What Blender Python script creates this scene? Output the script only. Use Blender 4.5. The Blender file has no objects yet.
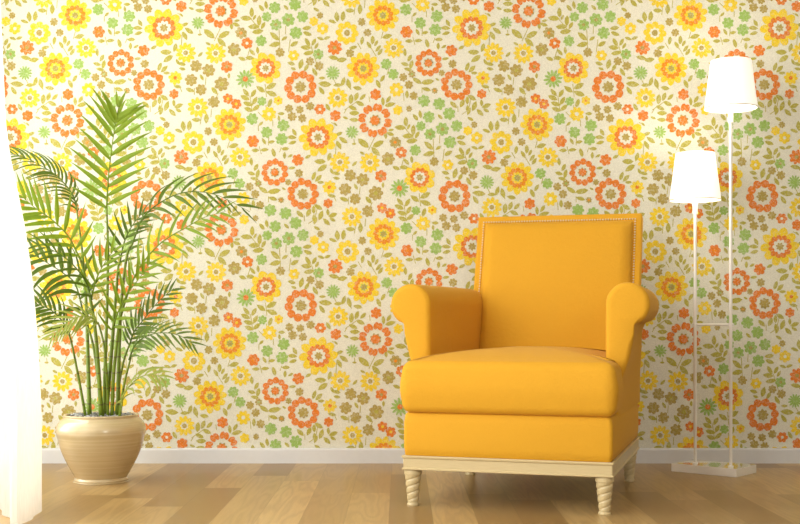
import bpy, bmesh, math, random
from mathutils import Vector, Matrix
from mathutils.geometry import tessellate_polygon
random.seed(7)
PI = math.pi
SC = bpy.context.scene
COL = SC.collection

# ------------------------------------------------------------------ camera
F = 1180.0            # focal length in pixels of the 800 px wide frame
EYE = 0.62            # eye height
HOR = 317.0           # horizon row
WALL_Y = 5.011
cam_d = bpy.data.cameras.new('camera')
cam = bpy.data.objects.new('camera', cam_d); COL.objects.link(cam)
cam.location = (0, 0, EYE); cam.rotation_euler = (PI/2, 0, 0)
cam_d.sensor_width = 36.0; cam_d.lens = 36.0*F/800.0
cam_d.shift_y = (HOR-262.0)/800.0
cam_d.clip_start = 0.05
SC.camera = cam

# ------------------------------------------------------------------ exposure, sky, daylight and fill
SC.view_settings.view_transform = 'Standard'
SC.view_settings.look = 'None'
SC.view_settings.exposure = 0.0
SC.view_settings.gamma = 1.0
SC.view_settings.use_curve_mapping = False
world = bpy.data.worlds.new('daylight'); SC.world = world
world.use_nodes = True
world.node_tree.nodes['Background'].inputs[0].default_value = (1.0, 0.97, 0.92, 1)
world.node_tree.nodes['Background'].inputs[1].default_value = 0.10

def area(name, loc, target, sx, sy, watts, col=(1, 0.98, 0.94), spread=180):
    d = bpy.data.lights.new(name, 'AREA'); d.shape = 'RECTANGLE'; d.size = sx; d.size_y = sy
    d.energy = watts; d.color = col; d.spread = math.radians(spread)
    o = bpy.data.objects.new(name, d); COL.objects.link(o)
    o.location = loc
    o.rotation_euler = (Vector(target)-Vector(loc)).to_track_quat('-Z', 'Y').to_euler()
    return o
# daylight of the tall window beside the plant
area('window_daylight', (-1.93, 3.50, 1.30), (0.2, 3.50, 1.15), 2.3, 2.2, 92)
# daylight of the second window, nearer the camera on the same side
area('front_window_daylight', (-1.93, 0.9, 1.55), (0.6, 3.4, 0.7), 1.9, 1.8, 108)

# soft fill added behind the camera, brightens the lamp base and right side
area('rear_fill', (1.35, -0.95, 1.6), (1.2, 4.6, 0.7), 1.2, 1.3, 36)

# ------------------------------------------------------------------ helpers
def nmat(name):
    m = bpy.data.materials.new(name); m.use_nodes = True
    nt = m.node_tree
    return m, nt, nt.nodes['Principled BSDF']
def setp(b, **kw):
    names = {'col': 'Base Color', 'rough': 'Roughness', 'metal': 'Metallic', 'spec': 'Specular IOR Level',
             'coat': 'Coat Weight', 'coatr': 'Coat Roughness', 'sheen': 'Sheen Weight', 'sheenr': 'Sheen Roughness',
             'sheent': 'Sheen Tint', 'em': 'Emission Color', 'ems': 'Emission Strength'}
    for k, v in kw.items():
        i = b.inputs[names[k]]
        if hasattr(i.default_value, '__len__') and len(v) == 3: v = (*v, 1)
        i.default_value = v
def N(nt, t, **kw):
    n = nt.nodes.new(t)
    for k, v in kw.items(): setattr(n, k, v)
    return n
def L(nt, a, b): nt.links.new(a, b)
def mixcol(nt, fac, a, b, blend='MIX'):
    n = N(nt, 'ShaderNodeMix', data_type='RGBA', blend_type=blend)
    for s, v in ((0, fac), (6, a), (7, b)):
        if isinstance(v, (int, float)): n.inputs[s].default_value = v
        elif isinstance(v, tuple): n.inputs[s].default_value = (*v, 1) if len(v) == 3 else v
        else: L(nt, v, n.inputs[s])
    return n.outputs[2]
def math_n(nt, op, a, b=None, c=None):
    n = N(nt, 'ShaderNodeMath', operation=op)
    for i, v in enumerate((a, b, c)):
        if v is None: continue
        if isinstance(v, (int, float)): n.inputs[i].default_value = v
        else: L(nt, v, n.inputs[i])
    return n.outputs[0]
def ramp(nt, fac, stops):
    r = N(nt, 'ShaderNodeValToRGB')
    el = r.color_ramp.elements
    while len(el) < len(stops): el.new(0.5)
    for e, (p, c) in zip(el, stops):
        e.position = p; e.color = (*c, 1) if len(c) == 3 else c
    L(nt, fac, r.inputs[0]); return r.outputs[0]
def bump(nt, b, h, strength, dist=0.002):
    n = N(nt, 'ShaderNodeBump'); n.inputs['Strength'].default_value = strength
    n.inputs['Distance'].default_value = dist
    L(nt, h, n.inputs['Height']); L(nt, n.outputs[0], b.inputs['Normal'])
def noise(nt, vec, scale, detail=3, rough=0.5):
    n = N(nt, 'ShaderNodeTexNoise'); n.inputs['Scale'].default_value = scale
    n.inputs['Detail'].default_value = detail; n.inputs['Roughness'].default_value = rough
    if vec is not None: L(nt, vec, n.inputs['Vector'])
    return n.outputs['Fac']
def objco(nt): return N(nt, 'ShaderNodeTexCoord').outputs['Object']
def scaled(nt, vec, s):
    n = N(nt, 'ShaderNodeMapping'); n.inputs['Scale'].default_value = s; L(nt, vec, n.inputs['Vector'])
    return n.outputs[0]

def link(name, me, m=None, parent=None, smooth=False):
    o = bpy.data.objects.new(name, me); COL.objects.link(o)
    if m: me.materials.append(m)
    if parent: o.parent = parent
    if smooth: me.polygons.foreach_set('use_smooth', [True]*len(me.polygons))
    return o
def from_bm(name, bm, m=None, parent=None, smooth=False):
    bmesh.ops.recalc_face_normals(bm, faces=bm.faces)
    me = bpy.data.meshes.new(name); bm.to_mesh(me); bm.free()
    return link(name, me, m, parent, smooth)
def pyd(name, v, f, m=None, parent=None, smooth=False):
    me = bpy.data.meshes.new(name); me.from_pydata(v, [], f); me.update()
    return link(name, me, m, parent, smooth)
def empty(name, loc, rz=0):
    o = bpy.data.objects.new(name, None); COL.objects.link(o)
    o.location = loc; o.rotation_euler = (0, 0, rz); o.empty_display_size = 0.1
    return o
def tag(o, label, cat, group=None):
    o['label'] = label; o['category'] = cat
    if group: o['group'] = group
    return o
def struct(o, label=None, cat=None):
    o['kind'] = 'structure'
    if label: o['label'] = label
    if cat: o['category'] = cat
    return o
def box_bm(x0, x1, y0, y1, z0, z1, bm=None):
    bm = bm or bmesh.new()
    v = [bm.verts.new(p) for p in ((x0,y0,z0),(x1,y0,z0),(x1,y1,z0),(x0,y1,z0),(x0,y0,z1),(x1,y0,z1),(x1,y1,z1),(x0,y1,z1))]
    for f in ((0,3,2,1),(4,5,6,7),(0,1,5,4),(1,2,6,5),(2,3,7,6),(3,0,4,7)): bm.faces.new([v[i] for i in f])
    return bm
def bevel_mod(o, w, seg=3, ang=35):
    b = o.modifiers.new('bevel', 'BEVEL'); b.width = w; b.segments = seg; b.limit_method = 'ANGLE'
    b.angle_limit = math.radians(ang); b.harden_normals = False
    return o
def lathe(bm, prof, n=48, cx=0, cy=0, cap=True):
    rings = []
    for r, z in prof:
        rings.append([bm.verts.new((cx+r*math.cos(2*PI*k/n), cy+r*math.sin(2*PI*k/n), z)) for k in range(n)])
    for a, b in zip(rings, rings[1:]):
        for k in range(n): bm.faces.new((a[k], a[(k+1) % n], b[(k+1) % n], b[k]))
    if cap:
        bm.faces.new(rings[0][::-1]); bm.faces.new(rings[-1])
    return bm
def tube(bm, pts, rads, n=8):
    pts = [Vector(p) for p in pts]; rings = []
    up = Vector((0.13, -1, 0.07)).normalized()
    for i, p in enumerate(pts):
        t = (pts[min(i+1, len(pts)-1)]-pts[max(i-1, 0)]).normalized()
        a = t.cross(up)
        if a.length < 1e-4: a = t.cross(Vector((1, 0, 0)))
        a.normalize(); b = a.cross(t)
        r = rads[i] if isinstance(rads, (list, tuple)) else rads
        rings.append([bm.verts.new(p+(a*math.cos(2*PI*k/n)+b*math.sin(2*PI*k/n))*r) for k in range(n)])
    for a, b in zip(rings, rings[1:]):
        for k in range(n): bm.faces.new((a[k], a[(k+1) % n], b[(k+1) % n], b[k]))
    bm.faces.new(rings[0][::-1]); bm.faces.new(rings[-1])
    return bm
def lerp_table(tab, x):
    if x <= tab[0][0]: return tab[0][1]
    for (a, b), (c, d) in zip(tab, tab[1:]):
        if x <= c: return b+(d-b)*(x-a)/(c-a)
    return tab[-1][1]
def catmull(pts, n):
    P = [Vector(p) for p in pts]; P = [P[0]*2-P[1]]+P+[P[-1]*2-P[-2]]
    out = []; m = len(P)-3
    for k in range(n+1):
        u = k/n*m; i = min(int(u), m-1); t = u-i
        p0, p1, p2, p3 = P[i:i+4]
        out.append(0.5*((2*p1)+(p2-p0)*t+(2*p0-5*p1+4*p2-p3)*t*t+(3*p1-p0-3*p2+p3)*t**3))
    return out
def at(px, py, Y):    # the point at depth Y seen at this place of the frame
    return Vector(((px-400)/F*Y, Y, EYE-(py-HOR)/F*Y))

# ------------------------------------------------------------------ materials
def paper(name, col, print_amt):
    m, nt, b = nmat(name)
    co = objco(nt)
    weave = noise(nt, scaled(nt, co, (1, 1, 1)), 330, 2, 0.6)
    blot = noise(nt, co, 150, 3, 0.65)
    cream = (0.755, 0.745, 0.635)
    base = mixcol(nt, ramp(nt, weave, [(0.36, (0, 0, 0)), (0.64, (1, 1, 1))]),
                  tuple(c*0.90 for c in cream), tuple(min(1, c*1.10) for c in cream))
    if print_amt > 0:
        fac = ramp(nt, blot, [(0.34, (1-0.55*print_amt,)*3), (0.50, (1, 1, 1))])
        ink = mixcol(nt, ramp(nt, weave, [(0.35, (0, 0, 0)), (0.65, (1, 1, 1))]),
                     tuple(c*0.84 for c in col), tuple(min(1, c*1.14) for c in col))
        base = mixcol(nt, fac, base, ink)
    L(nt, base, b.inputs['Base Color'])
    setp(b, rough=0.85, spec=0.15)
    bump(nt, b, weave, 0.25, 0.001)
    return m
PAPER = [paper('wallpaper_cream', (0, 0, 0), 0),
         paper('ink_yellow', (0.84, 0.62, 0.035), 0.6),
         paper('ink_orange', (0.74, 0.215, 0.030), 0.7),
         paper('ink_green', (0.33, 0.50, 0.12), 0.8),
         paper('ink_tan', (0.44, 0.34, 0.09), 0.7),
         paper('ink_leaf', (0.465, 0.42, 0.075), 0.6),
         paper('ink_amber', (0.78, 0.27, 0.02), 0.6)]
CREAM, YEL, ORA, GRE, TAN, LEAF, AMB = range(7)

def floor_mat():
    m, nt, b = nmat('oak_planks')
    co = objco(nt)
    sx = N(nt, 'ShaderNodeSeparateXYZ'); L(nt, co, sx.inputs[0])
    W = 0.135
    u = math_n(nt, 'DIVIDE', math_n(nt, 'ADD', sx.outputs[0], 0.034+50*W), W)
    row = math_n(nt, 'FLOOR', u); fu = math_n(nt, 'FRACT', u)
    wn = N(nt, 'ShaderNodeTexWhiteNoise', noise_dimensions='1D'); L(nt, row, wn.inputs['W'])
    v = math_n(nt, 'DIVIDE', math_n(nt, 'ADD', sx.outputs[1], math_n(nt, 'MULTIPLY', wn.outputs['Value'], 7.0)), 1.15)
    seg = math_n(nt, 'FLOOR', v); fv = math_n(nt, 'FRACT', v)
    cv = N(nt, 'ShaderNodeCombineXYZ'); L(nt, row, cv.inputs[0]); L(nt, seg, cv.inputs[1])
    wn2 = N(nt, 'ShaderNodeTexWhiteNoise', noise_dimensions='2D'); L(nt, cv.outputs[0], wn2.inputs['Vector'])
    tone = wn2.outputs['Value']
    # grain: stretched noise shifted per plank, with cathedral rings
    off = N(nt, 'ShaderNodeVectorMath', operation='MULTIPLY_ADD')
    L(nt, wn2.outputs['Color'], off.inputs[0]); off.inputs[1].default_value = (9, 9, 9); L(nt, co, off.inputs[2])
    g1 = noise(nt, scaled(nt, off.outputs[0], (6, 0.55, 1)), 3.2, 1, 0.4)
    rings = math_n(nt, 'FRACT', math_n(nt, 'MULTIPLY', g1, 6.5))
    rings = math_n(nt, 'ABSOLUTE', math_n(nt, 'SUBTRACT', rings, 0.5))
    fine = noise(nt, scaled(nt, off.outputs[0], (60, 2.2, 1)), 5.0, 3, 0.6)
    c = mixcol(nt, tone, (0.275, 0.165, 0.055), (0.610, 0.430, 0.185))
    c = mixcol(nt, ramp(nt, rings, [(0.0, (0.36,)*3), (0.16, (0.22,)*3), (0.34, (0, 0, 0))]), c, (0.28, 0.175, 0.07))
    c = mixcol(nt, math_n(nt, 'MULTIPLY', fine, 0.55), c, (0.29, 0.175, 0.065))
    edge = math_n(nt, 'MINIMUM', math_n(nt, 'MULTIPLY', math_n(nt, 'MINIMUM', fu, math_n(nt, 'SUBTRACT', 1.0, fu)), W),
                  math_n(nt, 'MULTIPLY', math_n(nt, 'MINIMUM', fv, math_n(nt, 'SUBTRACT', 1.0, fv)), 1.15))
    seam = ramp(nt, math_n(nt, 'MULTIPLY', edge, 300.0), [(0.1, (0.75,)*3), (0.5, (1, 1, 1))])
    c = mixcol(nt, 1.0, c, seam, 'MULTIPLY')
    L(nt, c, b.inputs['Base Color'])
    setp(b, rough=0.30, spec=0.28)
    bump(nt, b, fine, 0.06, 0.001)
    return m
M_FLOOR = floor_mat()

def plain(name, col, rough=0.5, **kw):
    m, nt, b = nmat(name)
    co = objco(nt)
    n = noise(nt, co, 40, 3)
    L(nt, mixcol(nt, n, tuple(c*0.96 for c in col), tuple(min(1, c*1.03) for c in col)), b.inputs['Base Color'])
    setp(b, rough=rough, **kw); return m
M_WHITE = plain('painted_trim', (0.72, 0.735, 0.75), 0.45)
M_PLASTER = plain('plaster', (0.80, 0.77, 0.70), 0.9, spec=0.1)

def fabric(name):
    m, nt, b = nmat(name)
    co = objco(nt)
    n1 = noise(nt, co, 420, 2, 0.6); n2 = noise(nt, co, 60, 4, 0.6); n3 = noise(nt, co, 6, 2)
    c = mixcol(nt, n1, (0.65, 0.335, 0.022), (0.75, 0.39, 0.030))
    c = mixcol(nt, math_n(nt, 'MULTIPLY', n3, 0.12), c, (0.66, 0.335, 0.024))
    L(nt, c, b.inputs['Base Color'])
    setp(b, rough=0.78, spec=0.18, sheen=0.12, sheenr=0.35, sheent=(1.0, 0.86, 0.55))
    bump(nt, b, math_n(nt, 'ADD', math_n(nt, 'MULTIPLY', n1, 0.35), n2), 0.42, 0.005)
    return m
M_FAB = fabric('mustard_velvet')

def cream_wood():
    m, nt, b = nmat('cream_lacquered_wood')
    co = objco(nt)
    g = noise(nt, scaled(nt, co, (4, 4, 60)), 6, 3, 0.6)
    L(nt, mixcol(nt, g, (0.53, 0.42, 0.215), (0.67, 0.55, 0.31)), b.inputs['Base Color'])
    setp(b, rough=0.35, spec=0.5, coat=0.2, coatr=0.2)
    return m
M_CW = cream_wood()
def nails():
    m, nt, b = nmat('pewter_nails')
    setp(b, col=(0.86, 0.80, 0.68), metal=0.8, rough=0.35); return m
M_NAIL = nails()
def pot_mat():
    m, nt, b = nmat('pearly_glaze')
    co = objco(nt)
    s = N(nt, 'ShaderNodeSeparateXYZ'); L(nt, co, s.inputs[0])
    g = noise(nt, scaled(nt, co, (1.2, 1.2, 95)), 2.0, 3, 0.55)
    L(nt, mixcol(nt, ramp(nt, g, [(0.3, (0, 0, 0)), (0.7, (1, 1, 1))]), (0.60, 0.48, 0.27), (0.70, 0.58, 0.36)), b.inputs['Base Color'])
    setp(b, rough=0.34, spec=0.5, metal=0.15, coat=0.9, coatr=0.05)
    bump(nt, b, g, 0.12, 0.003)
    return m
M_POT = pot_mat()
def leaf_mat(name, ca, cb, trans):
    m, nt, b = nmat(name)
    co = objco(nt)
    n = noise(nt, co, 22, 3)
    c = mixcol(nt, n, ca, cb)
    L(nt, c, b.inputs['Base Color']); setp(b, rough=0.42, spec=0.35)
    tr = N(nt, 'ShaderNodeBsdfTranslucent'); L(nt, c, tr.inputs[0])
    mx = N(nt, 'ShaderNodeMixShader'); mx.inputs[0].default_value = trans
    L(nt, b.outputs[0], mx.inputs[1]); L(nt, tr.outputs[0], mx.inputs[2])
    L(nt, mx.outputs[0], nt.nodes['Material Output'].inputs['Surface'])
    return m
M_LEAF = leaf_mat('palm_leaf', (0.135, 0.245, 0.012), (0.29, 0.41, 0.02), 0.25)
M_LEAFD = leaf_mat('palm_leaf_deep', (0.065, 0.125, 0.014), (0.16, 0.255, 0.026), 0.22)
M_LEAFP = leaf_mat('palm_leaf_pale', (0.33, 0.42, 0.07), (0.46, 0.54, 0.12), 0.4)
def stem_mat():
    m, nt, b = nmat('palm_cane')
    co = objco(nt)
    s = N(nt, 'ShaderNodeSeparateXYZ'); L(nt, co, s.inputs[0])
    band = ramp(nt, math_n(nt, 'FRACT', math_n(nt, 'MULTIPLY', s.outputs[2], 17.0)), [(0.0, (0, 0, 0)), (0.06, (1, 1, 1)), (0.9, (1, 1, 1)), (1.0, (0, 0, 0))])
    n = noise(nt, scaled(nt, co, (30, 30, 4)), 3, 3)
    c = mixcol(nt, n, (0.085, 0.16, 0.010), (0.24, 0.34, 0.02))
    c = mixcol(nt, band, (0.10, 0.085, 0.02), c)
    L(nt, c, b.inputs['Base Color']); setp(b, rough=0.4); return m
M_STEM = stem_mat()
def gravel_mat():
    m, nt, b = nmat('grey_gravel')
    g = N(nt, 'ShaderNodeNewGeometry')
    L(nt, ramp(nt, g.outputs['Random Per Island'], [(0, (0.12, 0.12, 0.12)), (0.6, (0.36, 0.37, 0.37)), (1, (0.62, 0.63, 0.62))]), b.inputs['Base Color'])
    setp(b, rough=0.7); return m
M_GRAVEL = gravel_mat()
def chrome():
    m, nt, b = nmat('polished_nickel'); setp(b, col=(0.94, 0.91, 0.84), metal=0.35, rough=0.14, coat=1.0, coatr=0.03); return m
M_CHROME = chrome()
def brushed():
    m, nt, b = nmat('brushed_nickel'); setp(b, col=(0.94, 0.92, 0.87), metal=0.15, rough=0.30); return m
M_BRUSH = brushed()
def pole_mat():
    m, nt, b = nmat('satin_nickel'); setp(b, col=(0.95, 0.93, 0.88), metal=0.1, rough=0.25); return m
M_POLE = pole_mat()
def shade_mat():
    m, nt, b = nmat('lit_lamp_shade')
    co = objco(nt)
    n = noise(nt, co, 260, 2)
    setp(b, col=(0.95, 0.93, 0.88), rough=0.8, em=(1.0, 0.95, 0.83), ems=0.62)
    L(nt, mixcol(nt, n, (0.92, 0.90, 0.85), (0.97, 0.95, 0.90)), b.inputs['Base Color'])
    return m
M_SHADE = shade_mat()
def bulb_mat():
    m, nt, b = nmat('lit_bulb'); setp(b, col=(1, 1, 1), em=(1.0, 0.90, 0.70), ems=6.0); return m
M_BULB = bulb_mat()
def sheer():
    m, nt, b = nmat('sheer_white_voile')
    co = objco(nt)
    w = noise(nt, scaled(nt, co, (1, 1, 0.25)), 90, 2)
    nt.nodes.remove(b)
    d = N(nt, 'ShaderNodeBsdfDiffuse'); d.inputs[0].default_value = (0.93, 0.92, 0.88, 1)
    t = N(nt, 'ShaderNodeBsdfTranslucent'); t.inputs[0].default_value = (0.96, 0.95, 0.90, 1)
    a = N(nt, 'ShaderNodeMixShader'); a.inputs[0].default_value = 0.6
    L(nt, d.outputs[0], a.inputs[1]); L(nt, t.outputs[0], a.inputs[2])
    tp = N(nt, 'ShaderNodeBsdfTransparent')
    x = N(nt, 'ShaderNodeMixShader')
    L(nt, math_n(nt, 'MULTIPLY_ADD', w, 0.16, 0.10), x.inputs[0])
    L(nt, a.outputs[0], x.inputs[1]); L(nt, tp.outputs[0], x.inputs[2])
    L(nt, x.outputs[0], nt.nodes['Material Output'].inputs['Surface'])
    return m
M_SHEER = sheer()
def glass():
    m, nt, b = nmat('window_glass')
    nt.nodes.remove(b)
    t = N(nt, 'ShaderNodeBsdfTransparent'); g = N(nt, 'ShaderNodeBsdfGlossy'); g.inputs['Roughness'].default_value = 0.02
    x = N(nt, 'ShaderNodeMixShader'); x.inputs[0].default_value = 0.04
    L(nt, t.outputs[0], x.inputs[1]); L(nt, g.outputs[0], x.inputs[2])
    L(nt, x.outputs[0], nt.nodes['Material Output'].inputs['Surface']); return m
M_GLASS = glass()

# ------------------------------------------------------------------ room shell
XL, XR, YF, ZC = -1.78, 4.4, -0.9, 2.55
struct(from_bm('floor', box_bm(XL-0.2, XR+0.1, YF, WALL_Y+0.12, -0.08, 0.0), M_FLOOR))
struct(from_bm('ceiling', box_bm(XL-0.2, XR+0.1, YF, WALL_Y+0.12, ZC, ZC+0.08), M_PLASTER))
struct(from_bm('wall_right', box_bm(XR, XR+0.1, YF, WALL_Y, 0, ZC), M_PLASTER))
# left wall with its two openings
WIN = [(2.45, 4.70, 0.06, 2.35), (0.0, 1.85, 0.60, 2.35)]
bm = bmesh.new()
ys = [YF, 0.0, 1.85, 2.45, 4.70, WALL_Y]
for a, b in ((YF, 0.0), (1.85, 2.45), (4.70, WALL_Y)): box_bm(XL-0.12, XL, a, b, 0, ZC, bm)
for y0, y1, z0, z1 in WIN:
    box_bm(XL-0.12, XL, y0, y1, 0, z0, bm); box_bm(XL-0.12, XL, y0, y1, z1, ZC, bm)
struct(from_bm('wall_left', bm, M_PLASTER))
for i, (y0, y1, z0, z1) in enumerate(WIN):
    bm = bmesh.new(); t = 0.05
    for a in ((y0, y0+t, z0, z1), (y1-t, y1, z0, z1), (y0+t, y1-t, z0, z0+t), (y0+t, y1-t, z1-t, z1),
              ((y0+y1)/2-t/2, (y0+y1)/2+t/2, z0+t, z1-t)):
        box_bm(XL-0.09, XL-0.04, *a, bm=bm)
    w = struct(from_bm('window_%d' % (i+1), bm, M_WHITE))
    from_bm('pane', box_bm(XL-0.068, XL-0.064, y0+t*0.6, y1-t*0.6, z0+t*0.6, z1-t*0.6), M_GLASS, w)

# --- the flowered wallpaper of the back wall: printed shapes laid on the wall's own mesh
K = WALL_Y/F
VA = (307.7, 0.0); VB = (154.1, 109.3)
polys = []          # (material, layer, [(x, y) in print units])
rj = random.Random(3)
def blob(cx, cy, rx, ry, ang, mat, layer, n=9, jit=0.07):
    ca, sa = math.cos(ang), math.sin(ang); pts = []
    for k in range(n):
        a = 2*PI*k/n; j = 1+rj.uniform(-jit, jit)
        x, y = rx*j*math.cos(a), ry*j*math.sin(a)
        pts.append((cx+x*ca-y*sa, cy+x*sa+y*ca))
    polys.append((mat, layer, pts))
def leaf(cx, cy, ln, deg, w=None, mat=LEAF):
    a = math.radians(deg); ln *= 1.2; w = w or 0.47*ln
    ca, sa = math.cos(a), math.sin(a); pts = []
    sh = [(-0.5, 0), (-0.28, 0.36), (0.02, 0.5), (0.28, 0.36), (0.5, 0.02), (0.28, -0.34), (0.02, -0.46), (-0.28, -0.32)]
    for x, y in sh:
        x = x*ln*(1+rj.uniform(-.06, .06)); y = y*w*(1+rj.uniform(-.12, .12))
        pts.append((cx+x*ca-y*sa, cy+x*sa+y*ca))
    polys.append((mat, 1, pts))
def stem(x0, y0, x1, y1, w=0.75):
    dx, dy = x1-x0, y1-y0; l = math.hypot(dx, dy) or 1
    nx, ny = -dy/l*w/2, dx/l*w/2
    mx, my = (x0+x1)/2+ny*1.2, (y0+y1)/2-nx*1.2
    polys.append((LEAF, 0, [(x0+nx, y0+ny), (mx+nx, my+ny), (x1+nx, y1+ny), (x1-nx, y1-ny), (mx-nx, my-ny), (x0-nx, y0-ny)]))
def petals(cx, cy, R, n, rin, mat, layer, fat=1.0, rot=None, jit=0.07):
    rot = rj.uniform(0, 6) if rot is None else rot
    rc, rr = (R+rin)/2, (R-rin)/2
    for k in range(n):
        a = rot+2*PI*k/n
        w = min(PI*rc/n*1.02*fat, rr*1.35)
        s = 1+rj.uniform(-.04, .04)
        blob(cx+rc*s*math.cos(a), cy+rc*s*math.sin(a), rr*1.02, w, a, mat, layer, 9, jit)
def disc(cx, cy, r, mat, layer, n=14, jit=0.06): blob(cx, cy, r, r, rj.uniform(0, 6), mat, layer, n, jit)
def sun_open(cx, cy, R, n=10, gap=CREAM):            # yellow rays, orange ring, gap, olive eye
    petals(cx, cy, R*1.06, n, R*0.42, YEL, 2, 1.05); disc(cx, cy, R*0.70, YEL, 2, 18)
    petals(cx, cy, R*0.66, 11, R*0.38, ORA if gap == CREAM else AMB, 3, 1.0)
    disc(cx, cy, R*0.50, ORA if gap == CREAM else AMB, 3, 16)
    if gap == CREAM: petals(cx, cy, R*0.41, 9, R*0.16, CREAM, 4); disc(cx, cy, R*0.32, CREAM, 4)
    else: petals(cx, cy, R*0.40, 9, R*0.16, YEL, 4); disc(cx, cy, R*0.33, YEL, 4)
    petals(cx, cy, R*0.235, 7, R*0.03, TAN if gap == CREAM else GRE, 5); disc(cx, cy, R*0.17, TAN, 5, 10)
def ring(cx, cy, R, n=10, eye=None, rin=0.52):       # orange garland with an open centre
    if n == 8:                                       # heart-shaped petals: two lobes each
        for k in range(8):
            a = 2*PI*(k+0.25)/8
            for da in (-0.155, 0.155):
                blob(cx+R*0.80*math.cos(a+da), cy+R*0.80*math.sin(a+da), R*0.235, R*0.155, a-da*0.8, ORA, 3)
    else:
        petals(cx, cy, R, n, R*rin, ORA, 3, 1.05)
        for k in range(n*2):
            a = PI*k/n; blob(cx+R*0.74*math.cos(a), cy+R*0.74*math.sin(a), R*0.10, R*0.20, a, ORA, 3)
    petals(cx, cy, R*0.36, 8, R*0.08, TAN, 5); disc(cx, cy, R*0.28, eye if eye is not None else TAN, 6, 10)
def daisy(cx, cy, R, n=11):                          # yellow daisy, cream ring, tan eye
    petals(cx, cy, R*1.04, n, R*0.34, YEL, 2, 0.98); disc(cx, cy, R*0.58, YEL, 2)
    petals(cx, cy, R*0.42, 7, R*0.1, CREAM, 3); disc(cx, cy, R*0.33, CREAM, 3, 10); disc(cx, cy, R*0.25, TAN, 4, 8)
def broad(cx, cy, R):
    petals(cx, cy, R, 8, R*0.3, YEL, 2, 1.15); disc(cx, cy, R*0.62, YEL, 2)
    petals(cx, cy, R*0.47, 8, R*0.2, CREAM, 3); disc(cx, cy, R*0.36, CREAM, 3)
    disc(cx, cy, R*0.28, TAN, 4, 9)
def small(cx, cy, R, mat, eye=None, n=6, er=0.30):
    petals(cx, cy, R*1.08, n, R*0.18, mat, 2, 1.2); disc(cx, cy, R*0.6, mat, 2, 10)
    if eye is not None: disc(cx, cy, R*er, eye, 3, 8)
def spiky(cx, cy, R, n, eye=ORA):
    petals(cx, cy, R, n, R*0.25, GRE, 2, 0.85); disc(cx, cy, R*0.45, GRE, 2, 10)
    if eye is not None: disc(cx, cy, R*0.30, eye, 3, 9)

# large flowers
sun_open(383, 15.5, 15.8, 11, YEL); sun_open(363.3, 68.6, 15.8, 11, YEL)
sun_open(471.6, 28, 18.2, 10); sun_open(265.6, 68.3, 15.4, 8)
ring(528.6, 11.2, 16.6, 8, ORA, 0.55); ring(300.4, 87, 16.6, 10); ring(428.3, 63, 13.6, 11, ORA); ring(456.4, 84.8, 16, 11)
broad(347, 33, 11.8)
for x, y in ((393.7, 48), (493.4, 52.9), (523.3, 53.4), (337.6, 97.9), (505.6, 107.3)): daisy(x, y, 10)
spiky(245.3, 79, 9.4, 12); spiky(332.8, 73, 7.4, 13, None); spiky(505.6, 23, 6.6, 11, None)
# small flowers
for x, y, r, c, e in ((243.7, 1, 4.8, YEL, None), (313.7, 21.4, 4.6, YEL, None), (293.6, 55.6, 5.3, YEL, CREAM), (322.7, 28.6, 5.8, YEL, CREAM),
        (422.6, 4.8, 7.0, YEL, CREAM), (278.2, 100.7, 4.4, YEL, AMB), (396.4, 89.7, 6.8, YEL, CREAM), (483, 78, 6.6, YEL, ORA),
        (247, 43.3, 5.5, ORA, CREAM), (334.7, 47.8, 7.0, ORA, TAN), (473.5, 0, 5.2, ORA, CREAM), (406.4, 32, 5.9, ORA, AMB), (451.3, 50.7, 5.6, ORA, None),
        (489, 6.4, 5.3, ORA, None), (375.6, 94.5, 5.4, ORA, None), (534.5, 66.7, 5.8, ORA, TAN), (535.6, 98.7, 5.0, ORA, YEL), (543.9, 104, 5.0, ORA, YEL), (481.6, 94, 4.6, ORA, None),
        (274.7, 7.7, 5.7, GRE, None), (266.7, 16.9, 4.8, GRE, None), (275.8, 24.8, 5.6, GRE, TAN), (288.3, 19.8, 6.4, GRE, TAN), (295, 4.3, 6.0, GRE, None),
        (302.5, 16.6, 5.7, GRE, None), (295.8, 32.9, 6.0, GRE, None), (261, 40.9, 5.4, GRE, None), (318.2, 54.3, 5.1, GRE, TAN), (405.9, 9.6, 5.7, GRE, None),
        (436.9, 16.2, 5.9, GRE, None), (420.3, 23, 5.6, GRE, None), (435.3, 29.7, 5.9, GRE, None), (261.9, 101.4, 4.4, GRE, None), (386.2, 64, 5.3, GRE, None), (393.2, 74.2, 5.2, GRE, None),
        (424, 100.9, 5.9, GRE, None), (439, 104, 5.9, GRE, None),
        (255, -0.5, 3.0, TAN, None), (241, 33, 5.6, TAN, AMB), (280, 52.4, 4.4, TAN, None), (320, 15.5, 3.2, TAN, None), (361.7, 22, 3.9, TAN, None), (367.5, 32.6, 3.8, TAN, None),
        (350, 53.3, 4.1, TAN, None), (445.7, 7.3, 4.4, TAN, None), (455.8, 9, 4.1, TAN, None), (442.5, -0.8, 4.0, TAN, None), (453.3, 0.3, 3.9, TAN, None), (541.7, 49.7, 6.4, TAN, LEAF),
        (310, 106.2, 4.1, TAN, None), (310, 61.3, 4.1, TAN, None), (319, 66, 4.4, TAN, None), (452.4, 64, 4.1, TAN, None), (441.7, 73, 3.1, TAN, None), (411.8, 74.2, 3.5, TAN, GRE),
        (403.2, 77.4, 4.0, TAN, None), (408.8, 84.8, 4.1, TAN, None), (413.7, 96, 4.1, TAN, None), (434.7, 90.7, 3.0, TAN, AMB), (503.7, 66.1, 5.8, TAN, None), (516.3, 70.4, 6.2, TAN, LEAF),
        (498.7, 80, 6.0, TAN, None), (508.6, 89.7, 5.4, TAN, None), (529.4, 84, 7.1, TAN, LEAF), (521.5, 102, 5.7, TAN, None)):
    small(x, y, r, c, e, 7 if c in (GRE, TAN) else (6 if r < 6 else 8))
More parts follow.
